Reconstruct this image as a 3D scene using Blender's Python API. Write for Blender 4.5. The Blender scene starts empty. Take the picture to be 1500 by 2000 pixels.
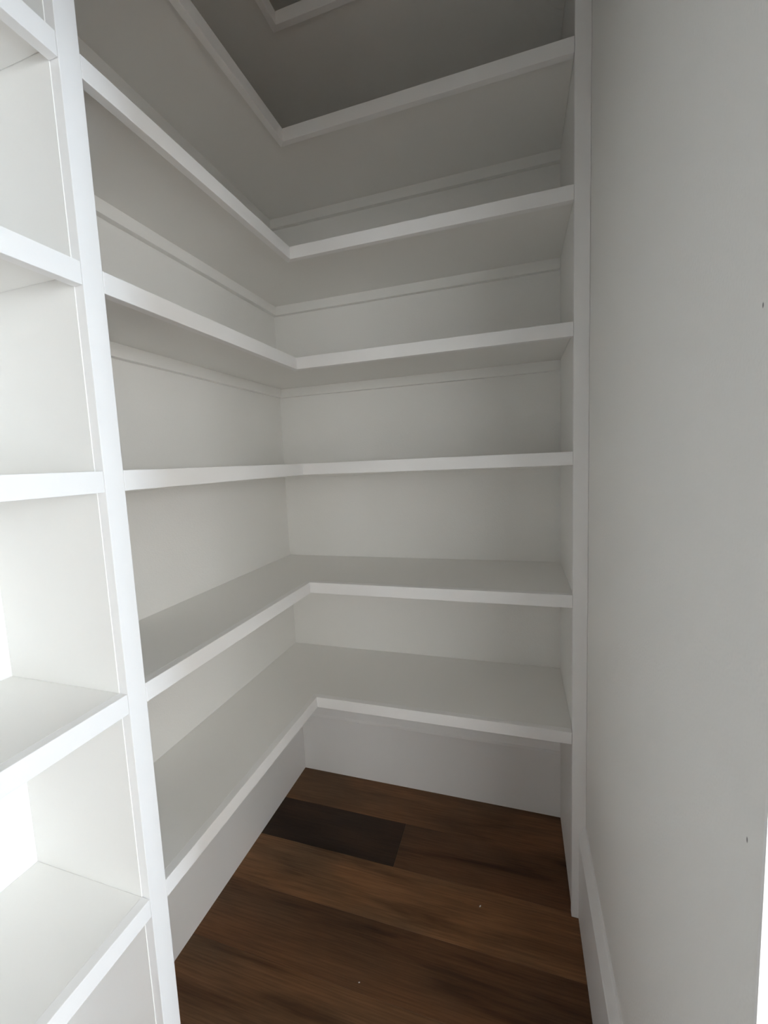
import bpy, bmesh, math, random
from mathutils import Matrix, Vector

scene = bpy.context.scene
C = scene.collection

# ------------------------------------------------------------------ camera
YAW, PITCH, ROLL, F = 0.3165, -0.1040, -0.0439, 843.49
PX, PY = 734.42, 990.43
cyw, syw, cpt, spt = math.cos(YAW), math.sin(YAW), math.cos(PITCH), math.sin(PITCH)
fw = Vector((-syw * cpt, cyw * cpt, spt))
rt = Vector((cyw, syw, 0))
up = rt.cross(fw)
r2 = math.cos(ROLL) * rt + math.sin(ROLL) * up
u2 = -math.sin(ROLL) * rt + math.cos(ROLL) * up
cam_data = bpy.data.cameras.new('camera')
cam = bpy.data.objects.new('camera', cam_data)
C.objects.link(cam)
m = Matrix.Identity(4)
for i in range(3):
    m[i][0], m[i][1], m[i][2] = r2[i], u2[i], -fw[i]
m[0][3], m[1][3], m[2][3] = 0.6556, -1.2613, 1.3757
cam.matrix_world = m
cam_data.sensor_fit = 'VERTICAL'
cam_data.sensor_height = 24.0
cam_data.lens = F / 2000 * 24.0
cam_data.shift_x = (750 - PX) / 2000
cam_data.shift_y = -(1000 - PY) / 2000
cam_data.clip_start = 0.01
scene.camera = cam

# ------------------------------------------------------------------ light
world = bpy.data.worlds.new('overcast_sky')
scene.world = world
world.use_nodes = True
bg = world.node_tree.nodes['Background']
bg.inputs['Color'].default_value = (0.735, 0.85, 1.0, 1)
bg.inputs['Strength'].default_value = 12.0

# room's window and two added fill openings: each guides the sky light (portal)
WIN_X, WIN_Y0, WIN_Y1, WIN_Z0, WIN_Z1 = 2.85, -1.72, -1.30, 0.30, 2.20
WO_Y0, WO_Y1, WO_Z0, WO_Z1 = -3.30, -2.20, 1.15, 1.95
WN_X0, WN_X1, WN_Z0, WN_Z1, WN_Y = 1.12, 2.70, 1.15, 1.90, -3.6
def portal(name, mat, w, h):
    d = bpy.data.lights.new(name, 'AREA')
    d.shape = 'RECTANGLE'; d.size = w; d.size_y = h
    d.cycles.is_portal = True
    o = bpy.data.objects.new(name, d)
    C.objects.link(o)
    o.matrix_world = Matrix(mat)
portal('sky_portal', ((0, 0, 1, WIN_X + 0.06), (1, 0, 0, (WIN_Y0 + WIN_Y1) / 2),
                           (0, 1, 0, (WIN_Z0 + WIN_Z1) / 2), (0, 0, 0, 1)), WIN_Y1 - WIN_Y0, WIN_Z1 - WIN_Z0)
portal('sky_portal', ((0, 0, 1, WIN_X + 0.06), (1, 0, 0, (WO_Y0 + WO_Y1) / 2),
                           (0, 1, 0, (WO_Z0 + WO_Z1) / 2), (0, 0, 0, 1)), WO_Y1 - WO_Y0, WO_Z1 - WO_Z0)
portal('sky_portal', ((1, 0, 0, (WN_X0 + WN_X1) / 2), (0, 0, -1, WN_Y - 0.06),
                           (0, 1, 0, (WN_Z0 + WN_Z1) / 2), (0, 0, 0, 1)), WN_X1 - WN_X0, WN_Z1 - WN_Z0)

scene.view_settings.view_transform = 'Standard'
scene.view_settings.look = 'None'
scene.view_settings.gamma = 1.0
scene.view_settings.use_curve_mapping = False
scene.view_settings.exposure = 1.16
scene.cycles.max_bounces = 10
scene.cycles.diffuse_bounces = 9
scene.cycles.glossy_bounces = 2
scene.cycles.adaptive_threshold = 0.02

# ------------------------------------------------------------------ helpers
def nodes_of(name):
    mt = bpy.data.materials.new(name)
    mt.use_nodes = True
    return mt, mt.node_tree.nodes, mt.node_tree.links, mt.node_tree.nodes['Principled BSDF']

def paint(name, rgb, rough, bump, scale, marks=()):
    mt, N, L, b = nodes_of(name)
    b.inputs['Roughness'].default_value = rough
    tc = N.new('ShaderNodeTexCoord')
    n1 = N.new('ShaderNodeTexNoise'); n1.inputs['Scale'].default_value = 2.2
    n1.inputs['Detail'].default_value = 1
    L.new(tc.outputs['Object'], n1.inputs['Vector'])
    ramp = N.new('ShaderNodeValToRGB')
    ramp.color_ramp.elements[0].position = 0.3
    ramp.color_ramp.elements[1].position = 0.7
    ramp.color_ramp.elements[0].color = (*[c * 0.985 for c in rgb], 1)
    ramp.color_ramp.elements[1].color = (*rgb, 1)
    L.new(n1.outputs['Fac'], ramp.inputs['Fac'])
    col = ramp.outputs['Color']
    for (p, r) in marks:                     # small scuffs on the paint
        vm = N.new('ShaderNodeVectorMath'); vm.operation = 'SUBTRACT'
        vm.inputs[1].default_value = p
        L.new(tc.outputs['Object'], vm.inputs[0])
        sc = N.new('ShaderNodeVectorMath'); sc.operation = 'MULTIPLY'
        sc.inputs[1].default_value = (1 / r[0], 1 / r[1], 1 / r[2])
        L.new(vm.outputs[0], sc.inputs[0])
        ln = N.new('ShaderNodeVectorMath'); ln.operation = 'LENGTH'
        L.new(sc.outputs[0], ln.inputs[0])
        mr = N.new('ShaderNodeMapRange')
        mr.inputs['From Min'].default_value = 0.6; mr.inputs['From Max'].default_value = 1.1
        mr.inputs['To Min'].default_value = 0.85; mr.inputs['To Max'].default_value = 0.0
        L.new(ln.outputs['Value'], mr.inputs['Value'])
        mx = N.new('ShaderNodeMix'); mx.data_type = 'RGBA'
        L.new(mr.outputs['Result'], mx.inputs['Factor'])
        L.new(col, mx.inputs['A']); mx.inputs['B'].default_value = (0.12, 0.11, 0.10, 1)
        col = mx.outputs['Result']
    L.new(col, b.inputs['Base Color'])
    n2 = N.new('ShaderNodeTexNoise'); n2.inputs['Scale'].default_value = scale
    n2.inputs['Detail'].default_value = 0
    L.new(tc.outputs['Object'], n2.inputs['Vector'])
    bp = N.new('ShaderNodeBump'); bp.inputs['Strength'].default_value = bump
    bp.inputs['Distance'].default_value = 0.001
    L.new(n2.outputs['Fac'], bp.inputs['Height'])
    L.new(bp.outputs['Normal'], b.inputs['Normal'])
    return mt

WHITE = (0.882, 0.869, 0.843)
M_WALL = paint('wall_paint', WHITE, 0.6, 0.25, 260)
M_WALL_R = paint('scuffed_wall_paint', WHITE, 0.6, 0.25, 260,
                 marks=(((0.838, -0.837, 1.483), (0.004, 0.0011, 0.0024)),
                        ((0.838, -0.852, 1.045), (0.004, 0.0013, 0.0030))))
M_TRIM = paint('semigloss_trim_paint', (0.925, 0.915, 0.908), 0.36, 0.06, 120)
M_SHELF = paint('eggshell_shelf_paint', WHITE, 0.45, 0.06, 120)
M_CEIL = paint('ceiling_paint', (0.80, 0.785, 0.75), 0.8, 0.3, 200)

def wood():
    mt, N, L, b = nodes_of('walnut_plank')
    oi = N.new('ShaderNodeObjectInfo')
    tc = N.new('ShaderNodeTexCoord')
    ml = N.new('ShaderNodeMath'); ml.operation = 'MULTIPLY'; ml.inputs[1].default_value = 37.0
    L.new(oi.outputs['Random'], ml.inputs[0])
    cb = N.new('ShaderNodeCombineXYZ')
    for k in range(3): L.new(ml.outputs[0], cb.inputs[k])
    ad = N.new('ShaderNodeVectorMath'); ad.operation = 'ADD'
    L.new(tc.outputs['Object'], ad.inputs[0]); L.new(cb.outputs[0], ad.inputs[1])
    def nz(sx, sy, scale, det, dist=0.0):
        mp = N.new('ShaderNodeVectorMath'); mp.operation = 'MULTIPLY'
        mp.inputs[1].default_value = (sx, sy, 1)
        L.new(ad.outputs[0], mp.inputs[0])
        n = N.new('ShaderNodeTexNoise'); n.inputs['Scale'].default_value = scale
        n.inputs['Detail'].default_value = det; n.inputs['Distortion'].default_value = dist
        L.new(mp.outputs[0], n.inputs['Vector'])
        return n.outputs['Fac']
    figure = nz(2.2, 14, 1.0, 4, 0.6)       # broad cathedral figure along the plank
    grain = nz(8, 220, 1.0, 3)              # fine pores
    patch = nz(3, 5, 1.0, 2)                # slow tone drift
    r1 = N.new('ShaderNodeValToRGB')
    e = r1.color_ramp.elements
    e[0].position = 0.30; e[0].color = (0.48, 0.45, 0.42, 1)
    e[1].position = 0.66; e[1].color = (1.12, 1.08, 1.03, 1)
    mid = r1.color_ramp.elements.new(0.45); mid.color = (0.85, 0.83, 0.80, 1)
    L.new(figure, r1.inputs['Fac'])
    r2_ = N.new('ShaderNodeValToRGB')
    r2_.color_ramp.elements[0].position = 0.3; r2_.color_ramp.elements[0].color = (0.72, 0.72, 0.72, 1)
    r2_.color_ramp.elements[1].position = 0.7; r2_.color_ramp.elements[1].color = (1.1, 1.1, 1.1, 1)
    L.new(grain, r2_.inputs['Fac'])
    r3 = N.new('ShaderNodeValToRGB')
    r3.color_ramp.elements[0].position = 0.35; r3.color_ramp.elements[0].color = (0.80, 0.86, 0.92, 1)
    r3.color_ramp.elements[1].position = 0.65; r3.color_ramp.elements[1].color = (1.15, 1.04, 0.95, 1)
    L.new(patch, r3.inputs['Fac'])
    prev = oi.outputs['Color']
    for r in (r1, r2_, r3):
        mx = N.new('ShaderNodeMix'); mx.data_type = 'RGBA'; mx.blend_type = 'MULTIPLY'
        mx.inputs['Factor'].default_value = 1.0
        L.new(prev, mx.inputs['A']); L.new(r.outputs['Color'], mx.inputs['B'])
        prev = mx.outputs['Result']
    L.new(prev, b.inputs['Base Color'])
    b.inputs['Roughness'].default_value = 0.5
    b.inputs['Specular IOR Level'].default_value = 0.22
    bp = N.new('ShaderNodeBump'); bp.inputs['Strength'].default_value = 0.25
    bp.inputs['Distance'].default_value = 0.001
    L.new(grain, bp.inputs['Height']); L.new(bp.outputs['Normal'], b.inputs['Normal'])
    return mt
M_WOOD = wood()

def flat(name, rgb, rough):
    mt, N, L, b = nodes_of(name)
    b.inputs['Base Color'].default_value = (*rgb, 1)
    b.inputs['Roughness'].default_value = rough
    return mt
M_SUB = flat('dark_subfloor', (0.03, 0.022, 0.016), 0.8)
M_CHIP = flat('dried_white_paint', (0.85, 0.84, 0.82), 0.6)
def pane(name, rgb):
    mt, N, L, b = nodes_of(name)
    N.remove(b)
    tr = N.new('ShaderNodeBsdfTransparent')
    tr.inputs['Color'].default_value = (*rgb, 1)
    L.new(tr.outputs[0], N['Material Output'].inputs['Surface'])
    return mt
M_GLASS = pane('window_glass', (0.96, 0.98, 0.98))
M_WARM_PANE = pane('warm_fill_pane', (0.98, 0.93, 0.86))  # tint added to warm the fill light of the two added windows

def prism(bm, poly, a0, a1, axis='z'):
    """extrude a 2-D polygon along an axis: z -> (x,y), y -> (x,z), x -> (y,z)"""
    def P(p, h):
        return {'z': (p[0], p[1], h), 'y': (p[0], h, p[1]), 'x': (h, p[0], p[1])}[axis]
    lo = [bm.verts.new(P(p, a0)) for p in poly]
    hi = [bm.verts.new(P(p, a1)) for p in poly]
    n = len(poly)
    bm.faces.new(lo); bm.faces.new(hi)
    for i in range(n):
        bm.faces.new((lo[i], lo[(i + 1) % n], hi[(i + 1) % n], hi[i]))

def box(bm, x0, x1, y0, y1, z0, z1):
    prism(bm, [(x0, y0), (x1, y0), (x1, y1), (x0, y1)], z0, z1)

def obj(name, bm, mat, parent=None, bevel=0.0, origin=None):
    bmesh.ops.recalc_face_normals(bm, faces=bm.faces)
    if bevel:
        bmesh.ops.bevel(bm, geom=list(bm.edges), offset=bevel, segments=2, affect='EDGES', profile=0.6)
    if origin:
        bmesh.ops.translate(bm, verts=bm.verts, vec=-Vector(origin))
    me = bpy.data.meshes.new(name)
    bm.to_mesh(me); bm.free()
    me.materials.append(mat)
    o = bpy.data.objects.new(name, me)
    C.objects.link(o)
    if origin: o.location = origin
    if parent:
        o.parent = parent
    return o

def boxobj(name, dims, mat, parent=None, bevel=0.0, origin=None):
    bm = bmesh.new(); box(bm, *dims)
    return obj(name, bm, mat, parent, bevel, origin)

def tag(o, label, cat=None, group=None, kind=None):
    o['label'] = label
    if cat: o['category'] = cat
    if group: o['group'] = group
    if kind: o['kind'] = kind
    return o

def thing(name, label, cat, group=None):
    o = bpy.data.objects.new(name, None)
    C.objects.link(o)
    return tag(o, label, cat, group)

def struct(name, bm, mat, label, cat, bevel=0.0):
    return tag(obj(name, bm, mat, None, bevel), label, cat, None, 'structure')

# ------------------------------------------------------------------ dimensions (metres)
XL, YB, XR = -0.294, 0.3945, 0.838           # left wall, back wall, right wall
YF, H = -1.95, 3.05                          # front wall, ceiling
WT = 0.115                                   # wall thickness
XO = XR + WT                                 # room side of the right wall
DY0, DY1, DH = -0.88, -1.70, 1.99            # door opening in the right wall
T = 0.019                                    # board thickness
NOSE = 0.0362                                # nosing height
YS0, YS1 = -0.712, -0.674                    # stile of the partition
XS = 0.800                                   # inner edge of the end stile
SHELF_Z = [0.5855, 0.9877, 1.3806, 1.7134, 2.0440, 2.3790, 2.6941]
RX1, RY0, RY1 = WIN_X, WN_Y, 0.6             # adjoining room

# ------------------------------------------------------------------ setting
bm = bmesh.new(); box(bm, XL - WT, XL, YF - WT, YB + WT, 0, H)
struct('wall_left', bm, M_WALL, 'white painted wall behind the long run of shelves', 'wall')
bm = bmesh.new(); box(bm, XL, XR, YB, YB + WT, 0, H)
struct('wall_back', bm, M_WALL, 'white painted short wall behind the corner shelves', 'wall')
bm = bmesh.new(); box(bm, XL, XR, YF - WT, YF, 0, H)
struct('wall_front', bm, M_WALL, 'white painted pantry wall facing the corner shelves', 'wall')
# right wall, with the door opening left free
bm = bmesh.new()
prism(bm, [(YB + WT, 0), (YB + WT, H), (RY0 - WT, H), (RY0 - WT, 0), (DY1, 0), (DY1, DH), (DY0, DH), (DY0, 0)], XR, XO, 'x')
struct('wall_right', bm, M_WALL_R, 'bare white painted wall with tiny dark scuffs beside the doorway', 'wall')
bm = bmesh.new(); box(bm, XL - WT, RX1 + WT, RY0 - WT, RY1 + WT, H, H + 0.1)
struct('ceiling', bm, M_CEIL, 'white painted ceiling above the shelves', 'ceiling')
# adjoining room, seen only through the doorway
bm = bmesh.new(); box(bm, XO, RX1, RY1, RY1 + WT, 0, H)
struct('wall_room_far', bm, M_WALL, 'white end wall of the adjoining room', 'wall')
bm = bmesh.new()
box(bm, XO, WN_X0, RY0 - WT, RY0, 0, H)
box(bm, WN_X1, RX1, RY0 - WT, RY0, 0, H)
box(bm, WN_X0, WN_X1, RY0 - WT, RY0, 0, WN_Z0)
box(bm, WN_X0, WN_X1, RY0 - WT, RY0, WN_Z1, H)
struct('wall_room_near', bm, M_WALL, 'white wall of the adjoining room around an added fill window', 'wall')
bm = bmesh.new()
box(bm, RX1, RX1 + WT, RY0 - WT, WO_Y0, 0, H)
box(bm, RX1, RX1 + WT, WO_Y1, WIN_Y0, 0, H)
box(bm, RX1, RX1 + WT, WO_Y0, WO_Y1, 0, WO_Z0)
box(bm, RX1, RX1 + WT, WO_Y0, WO_Y1, WO_Z1, H)
box(bm, RX1, RX1 + WT, WIN_Y1, RY1 + WT, 0, H)
box(bm, RX1, RX1 + WT, WIN_Y0, WIN_Y1, 0, WIN_Z0)
box(bm, RX1, RX1 + WT, WIN_Y0, WIN_Y1, WIN_Z1, H)
struct('wall_room_window', bm, M_WALL, 'white wall of the adjoining room around its window', 'wall')
for nm, mt, lab, (a0, a1, c0, c1) in (('window_1', M_GLASS, 'tall clear glass door of the adjoining room', (WIN_Y0, WIN_Y1, WIN_Z0, WIN_Z1)),
                                      ('fill_window_3', M_WARM_PANE, 'unseen warm-tinted fill window added to light the left shelves', (WO_Y0, WO_Y1, WO_Z0, WO_Z1))):  # second entry is an added window, fill for left nosings and stile
    bm = bmesh.new(); box(bm, RX1 + 0.055, RX1 + 0.059, a0 + 0.04, a1 - 0.04, c0 + 0.04, c1 - 0.04)
    win = struct(nm, bm, mt, lab, 'window')
    for d in ((a0, a1, c0, c0 + 0.045), (a0, a1, c1 - 0.045, c1),
              (a0, a0 + 0.045, c0 + 0.045, c1 - 0.045), (a1 - 0.045, a1, c0 + 0.045, c1 - 0.045)):
        boxobj('window_frame', (RX1 + 0.03, RX1 + 0.085, *d), M_TRIM, win, 0.002)
bm = bmesh.new(); box(bm, WN_X0 + 0.04, WN_X1 - 0.04, RY0 - 0.059, RY0 - 0.055, WN_Z0 + 0.04, WN_Z1 - 0.04)
win = struct('fill_window_2', bm, M_WARM_PANE, 'wide unseen warm-tinted fill window added to light the back shelves', 'window')  # added unseen window, brightens the back shelves through the doorway
for d in ((WN_X0, WN_X1, WN_Z0, WN_Z0 + 0.045), (WN_X0, WN_X1, WN_Z1 - 0.045, WN_Z1),
          (WN_X0, WN_X0 + 0.045, WN_Z0 + 0.045, WN_Z1 - 0.045), (WN_X1 - 0.045, WN_X1, WN_Z0 + 0.045, WN_Z1 - 0.045)):
    boxobj('window_frame', (d[0], d[1], RY0 - 0.085, RY0 - 0.03, d[2], d[3]), M_TRIM, win, 0.002)

TL = 0.004
# door lining: the bright white strip where the right wall ends
bm = bmesh.new()
prism(bm, [(DY0, 0.0), (DY0, DH), (DY1, DH), (DY1, 0.0), (DY1 + TL, 0.0), (DY1 + TL, DH - TL), (DY0 - TL, DH - TL), (DY0 - TL, 0.0)], XR - 0.002, XO + 0.002, 'x')
struct('trim_1', bm, M_TRIM, 'bright white door lining at the end of the bare wall', 'trim')
for k, (y0, y1, z0, z1) in enumerate(((DY0 - 0.006, DY0 + 0.083, 0, DH + 0.083), (DY1 - 0.083, DY1 + 0.006, 0, DH + 0.083),
                                      (DY1 + 0.006, DY0 - 0.006, DH - 0.006, DH + 0.083))):
    bm = bmesh.new(); box(bm, XO + 0.002, XO + 0.02, y0, y1, z0, z1)
    struct('trim_%d' % (k + 2), bm, M_TRIM, ('white casing board on the far jamb of the doorway, room side', 'white casing board on the near jamb of the doorway, room side',
                                             'white head casing over the doorway, room side')[k], 'trim', 0.002)

# baseboards with a sloped cap
BH, BS = 0.298, 0.264
def base_profile(wall, d):                   # (offset from the wall, height)
    return [(wall, 0), (wall + d * T, 0), (wall + d * T, BS - 0.006), (wall + d * 0.011, BS + 0.001), (wall + d * 0.018, BS + 0.006), (wall + d * 0.015, BS + 0.012), (wall + d * 0.007, BH - 0.004), (wall + d * 0.004, BH), (wall, BH)]
bm = bmesh.new(); prism(bm, base_profile(XR, -1), DY0, 0.0, 'y')
struct('baseboard_right', bm, M_TRIM, 'tall white baseboard with sloped cap along the bare wall', 'baseboard')
bm = bmesh.new(); prism(bm, base_profile(YB, -1), XL, 0.803, 'x')
struct('baseboard_back', bm, M_TRIM, 'tall white baseboard under the lowest corner shelf, short wall', 'baseboard')
bm = bmesh.new(); prism(bm, base_profile(XL, 1), -0.692, YB - T, 'y')
struct('baseboard_left', bm, M_TRIM, 'tall white baseboard under the lowest corner shelf, long wall', 'baseboard')
bm = bmesh.new(); prism(bm, base_profile(XL, 1), YF, -0.7145, 'y')
struct('baseboard_bay', bm, M_TRIM, 'tall white baseboard under the lowest shelf of the bright bay', 'baseboard')

# ------------------------------------------------------------------ floor: planks on a slab
floor = boxobj('floor', (XL - WT, RX1 + WT, RY0 - WT, RY1 + WT, -0.1, -0.013), M_SUB)
tag(floor, 'dark walnut brown wood plank floor', 'floor', None, 'structure')
PW, PLN = 0.182, 1.22
def plank_mesh(w):
    bm = bmesh.new()
    box(bm, 0.0003, w - 0.0003, 0.0002, PW - 0.0002, -0.012, 0)
    bmesh.ops.recalc_face_normals(bm, faces=bm.faces)
    top = [e for e in bm.edges if all(v.co.z > -0.001 for v in e.verts)]
    bmesh.ops.bevel(bm, geom=top, offset=0.0007, segments=1, affect='EDGES')
    me = bpy.data.meshes.new('plank'); bm.to_mesh(me); bm.free()
    me.materials.append(M_WOOD)
    return me
_pm = {}
def plank(x0, x1, y0, rgb):
    w = round(x1 - x0, 4)
    if w not in _pm: _pm[w] = plank_mesh(w)
    o = bpy.data.objects.new('plank', _pm[w]); C.objects.link(o)
    o.location = (x0, y0, 0); o.color = (*rgb, 1); o.parent = floor
    return o
rnd = random.Random(11)
tones = [(0.230, 0.124, 0.064), (0.195, 0.103, 0.053), (0.150, 0.078, 0.041), (0.255, 0.138, 0.072), (0.120, 0.064, 0.036)]
# row 0 lies from y = 0.013 to 0.195; first joint of the visible rows measured, tone by plank
seen = {1: (-0.37, [1, 0]), 0: (0.243 - PLN, ['dark', 2]), -1: (-0.40, [0, 1]), -2: (-0.385, [2, 0]), -3: (-0.36, [1, 2]), -4: (-0.95, [2, 1])}
XMIN, XMAX = XL - WT + 0.01, RX1
for row in range(-20, 4):
    y0 = 0.013 + row * PW
    if y0 < RY0 - 0.01 or y0 + PW > RY1 + 0.12: continue
    xj, tn = seen.get(row, (-0.3 - rnd.random() * 1.0, []))
    k = 0
    while xj < XMAX:
        a, b_ = max(xj, XMIN), min(xj + PLN, XMAX)
        if b_ > a + 0.02 and not (y0 > YB + 0.02 and a < XR):
            t = tn[k] if k < len(tn) else rnd.choice([0, 1, 2, 3, 4])
            plank(a, b_, y0, (0.050, 0.030, 0.019) if t == 'dark' else tones[t])
        if b_ > XMIN: k += 1
        xj += PLN

# ------------------------------------------------------------------ uprights
pt = thing('shelf_partition', 'white floor-to-ceiling upright dividing the bright bay from the corner shelves', 'shelf upright')
boxobj('panel', (XL + 0.0005, -T, YS0 - 0.0013, YS0 + T, 0.0005, H - 0.0005), M_SHELF, pt)
boxobj('stile', (-T, 0.0, YS0, YS1, 0.0005, H - 0.0005), M_TRIM, pt, 0.0012)
ep = thing('shelf_end_panel', 'white end panel closing the corner shelves against the bare wall', 'shelf upright')
boxobj('panel', (XS + 0.003, XR - 0.0005, T, YB - 0.0005, 0.0005, H - 0.0005), M_SHELF, ep)
boxobj('stile', (XS, XR - 0.0005, 0.0, T, 0.0005, H - 0.0005), M_TRIM, ep, 0.0012)

# ------------------------------------------------------------------ L-shaped corner shelves
CL_H = 0.0345
ORD = ['lowest white L-shaped corner shelf, open to the wood floor beneath',
       'white L-shaped corner shelf, second up from the wood floor',
       'white L-shaped corner shelf, third up from the wood floor',
       'white L-shaped corner shelf, fourth up from the wood floor',
       'white L-shaped corner shelf, fifth up from the wood floor',
       'white L-shaped corner shelf, sixth up, just below the topmost one',
       'topmost white L-shaped corner shelf, under the ceiling']
for z, lab in zip(SHELF_Z, ORD):
    s = thing('corner_shelf', lab, 'shelf', 'L-shaped corner shelves')
    s.location = (0, 0, z - T)
    z0 = 0.0
    e = 0.0005
    y_end = YS0 + T + e
    bm = bmesh.new()
    prism(bm, [(XL + e, y_end), (-T, y_end), (-T, T), (XS + 0.003 - e, T), (XS + 0.003 - e, YB - e), (XL + e, YB - e)], z0, z0 + T)
    obj('shelf_board', bm, M_SHELF, s)
    zt, zb = z0 + T, z0 + T - NOSE
    bm = bmesh.new()
    prism(bm, [(-T, YS1 + e), (0, YS1 + e), (0, 0), (-T, T)], zb, zt)
    obj('nosing', bm, M_TRIM, s, 0.0012)
    bm = bmesh.new()
    prism(bm, [(0, 0), (XS - e, 0), (XS - e, T), (-T, T)], zb, zt)
    obj('nosing', bm, M_TRIM, s, 0.0012)
    boxobj('cleat', (XL + e, XL + T, y_end, YB - T, z0 - CL_H, z0), M_SHELF, s, 0.0010)
    boxobj('cleat', (XL + e, XS + 0.003 - e, YB - T, YB - e, z0 - CL_H, z0), M_SHELF, s, 0.0010)

# ------------------------------------------------------------------ shelves of the bright bay
ORD2 = ['lowest white shelf of the bright bay beside the corner shelves',
        'white shelf of the bright bay, second up from the floor',
        'white shelf of the bright bay, third up from the floor',
        'white shelf of the bright bay, fourth up from the floor',
        'white shelf of the bright bay, fifth up from the floor',
        'white shelf of the bright bay, sixth up, just below its topmost one',
        'topmost white shelf of the bright bay, under the ceiling']
for z, lab in zip(SHELF_Z, ORD2):
    s = thing('bay_shelf', lab, 'shelf', 'straight shelves of the bright bay')
    s.location = (-0.15, -1.2, z - T)
    ox, oy, e = 0.15, 1.2, 0.0005
    def L2(x0, x1, y0, y1, a, b_): return (x0 + ox, x1 + ox, y0 + oy, y1 + oy, a, b_)
    boxobj('shelf_board', L2(XL + e, -T, YF + e, YS0 - 0.0013 - e, 0, T), M_SHELF, s)
    boxobj('nosing', L2(-T, 0, YF + e, YS0 - 0.001, T - NOSE, T), M_TRIM, s, 0.0012)
    boxobj('cleat', L2(XL + e, XL + T, YF + e, YS0 - 0.0013 - e, -CL_H, 0), M_SHELF, s, 0.0010)

# ------------------------------------------------------------------ specks on the floor
for (x, y, a, w, lab) in ((0.537, -0.042, 0.9, 0.0075, 'small white paint chip on the floor near the end panel'),
                          (0.245, -0.330, 0.2, 0.0045, 'tiny white paint chip alone on the middle of the floor')):
    bm = bmesh.new()
    pts = [(-1, -0.30), (-0.35, -0.48), (0.6, -0.35), (1, 0.05), (0.5, 0.42), (-0.5, 0.36)]
    ca, sa = math.cos(a), math.sin(a)
    prism(bm, [((p[0] * ca - p[1] * sa) * w * 0.5, (p[0] * sa + p[1] * ca) * w * 0.5) for p in pts], 0, 0.0012)
    o = obj('paint_chip', bm, M_CHIP)
    o.location = (x, y, 0.0)
    tag(o, lab, 'paint chip', 'paint chips on the floor')
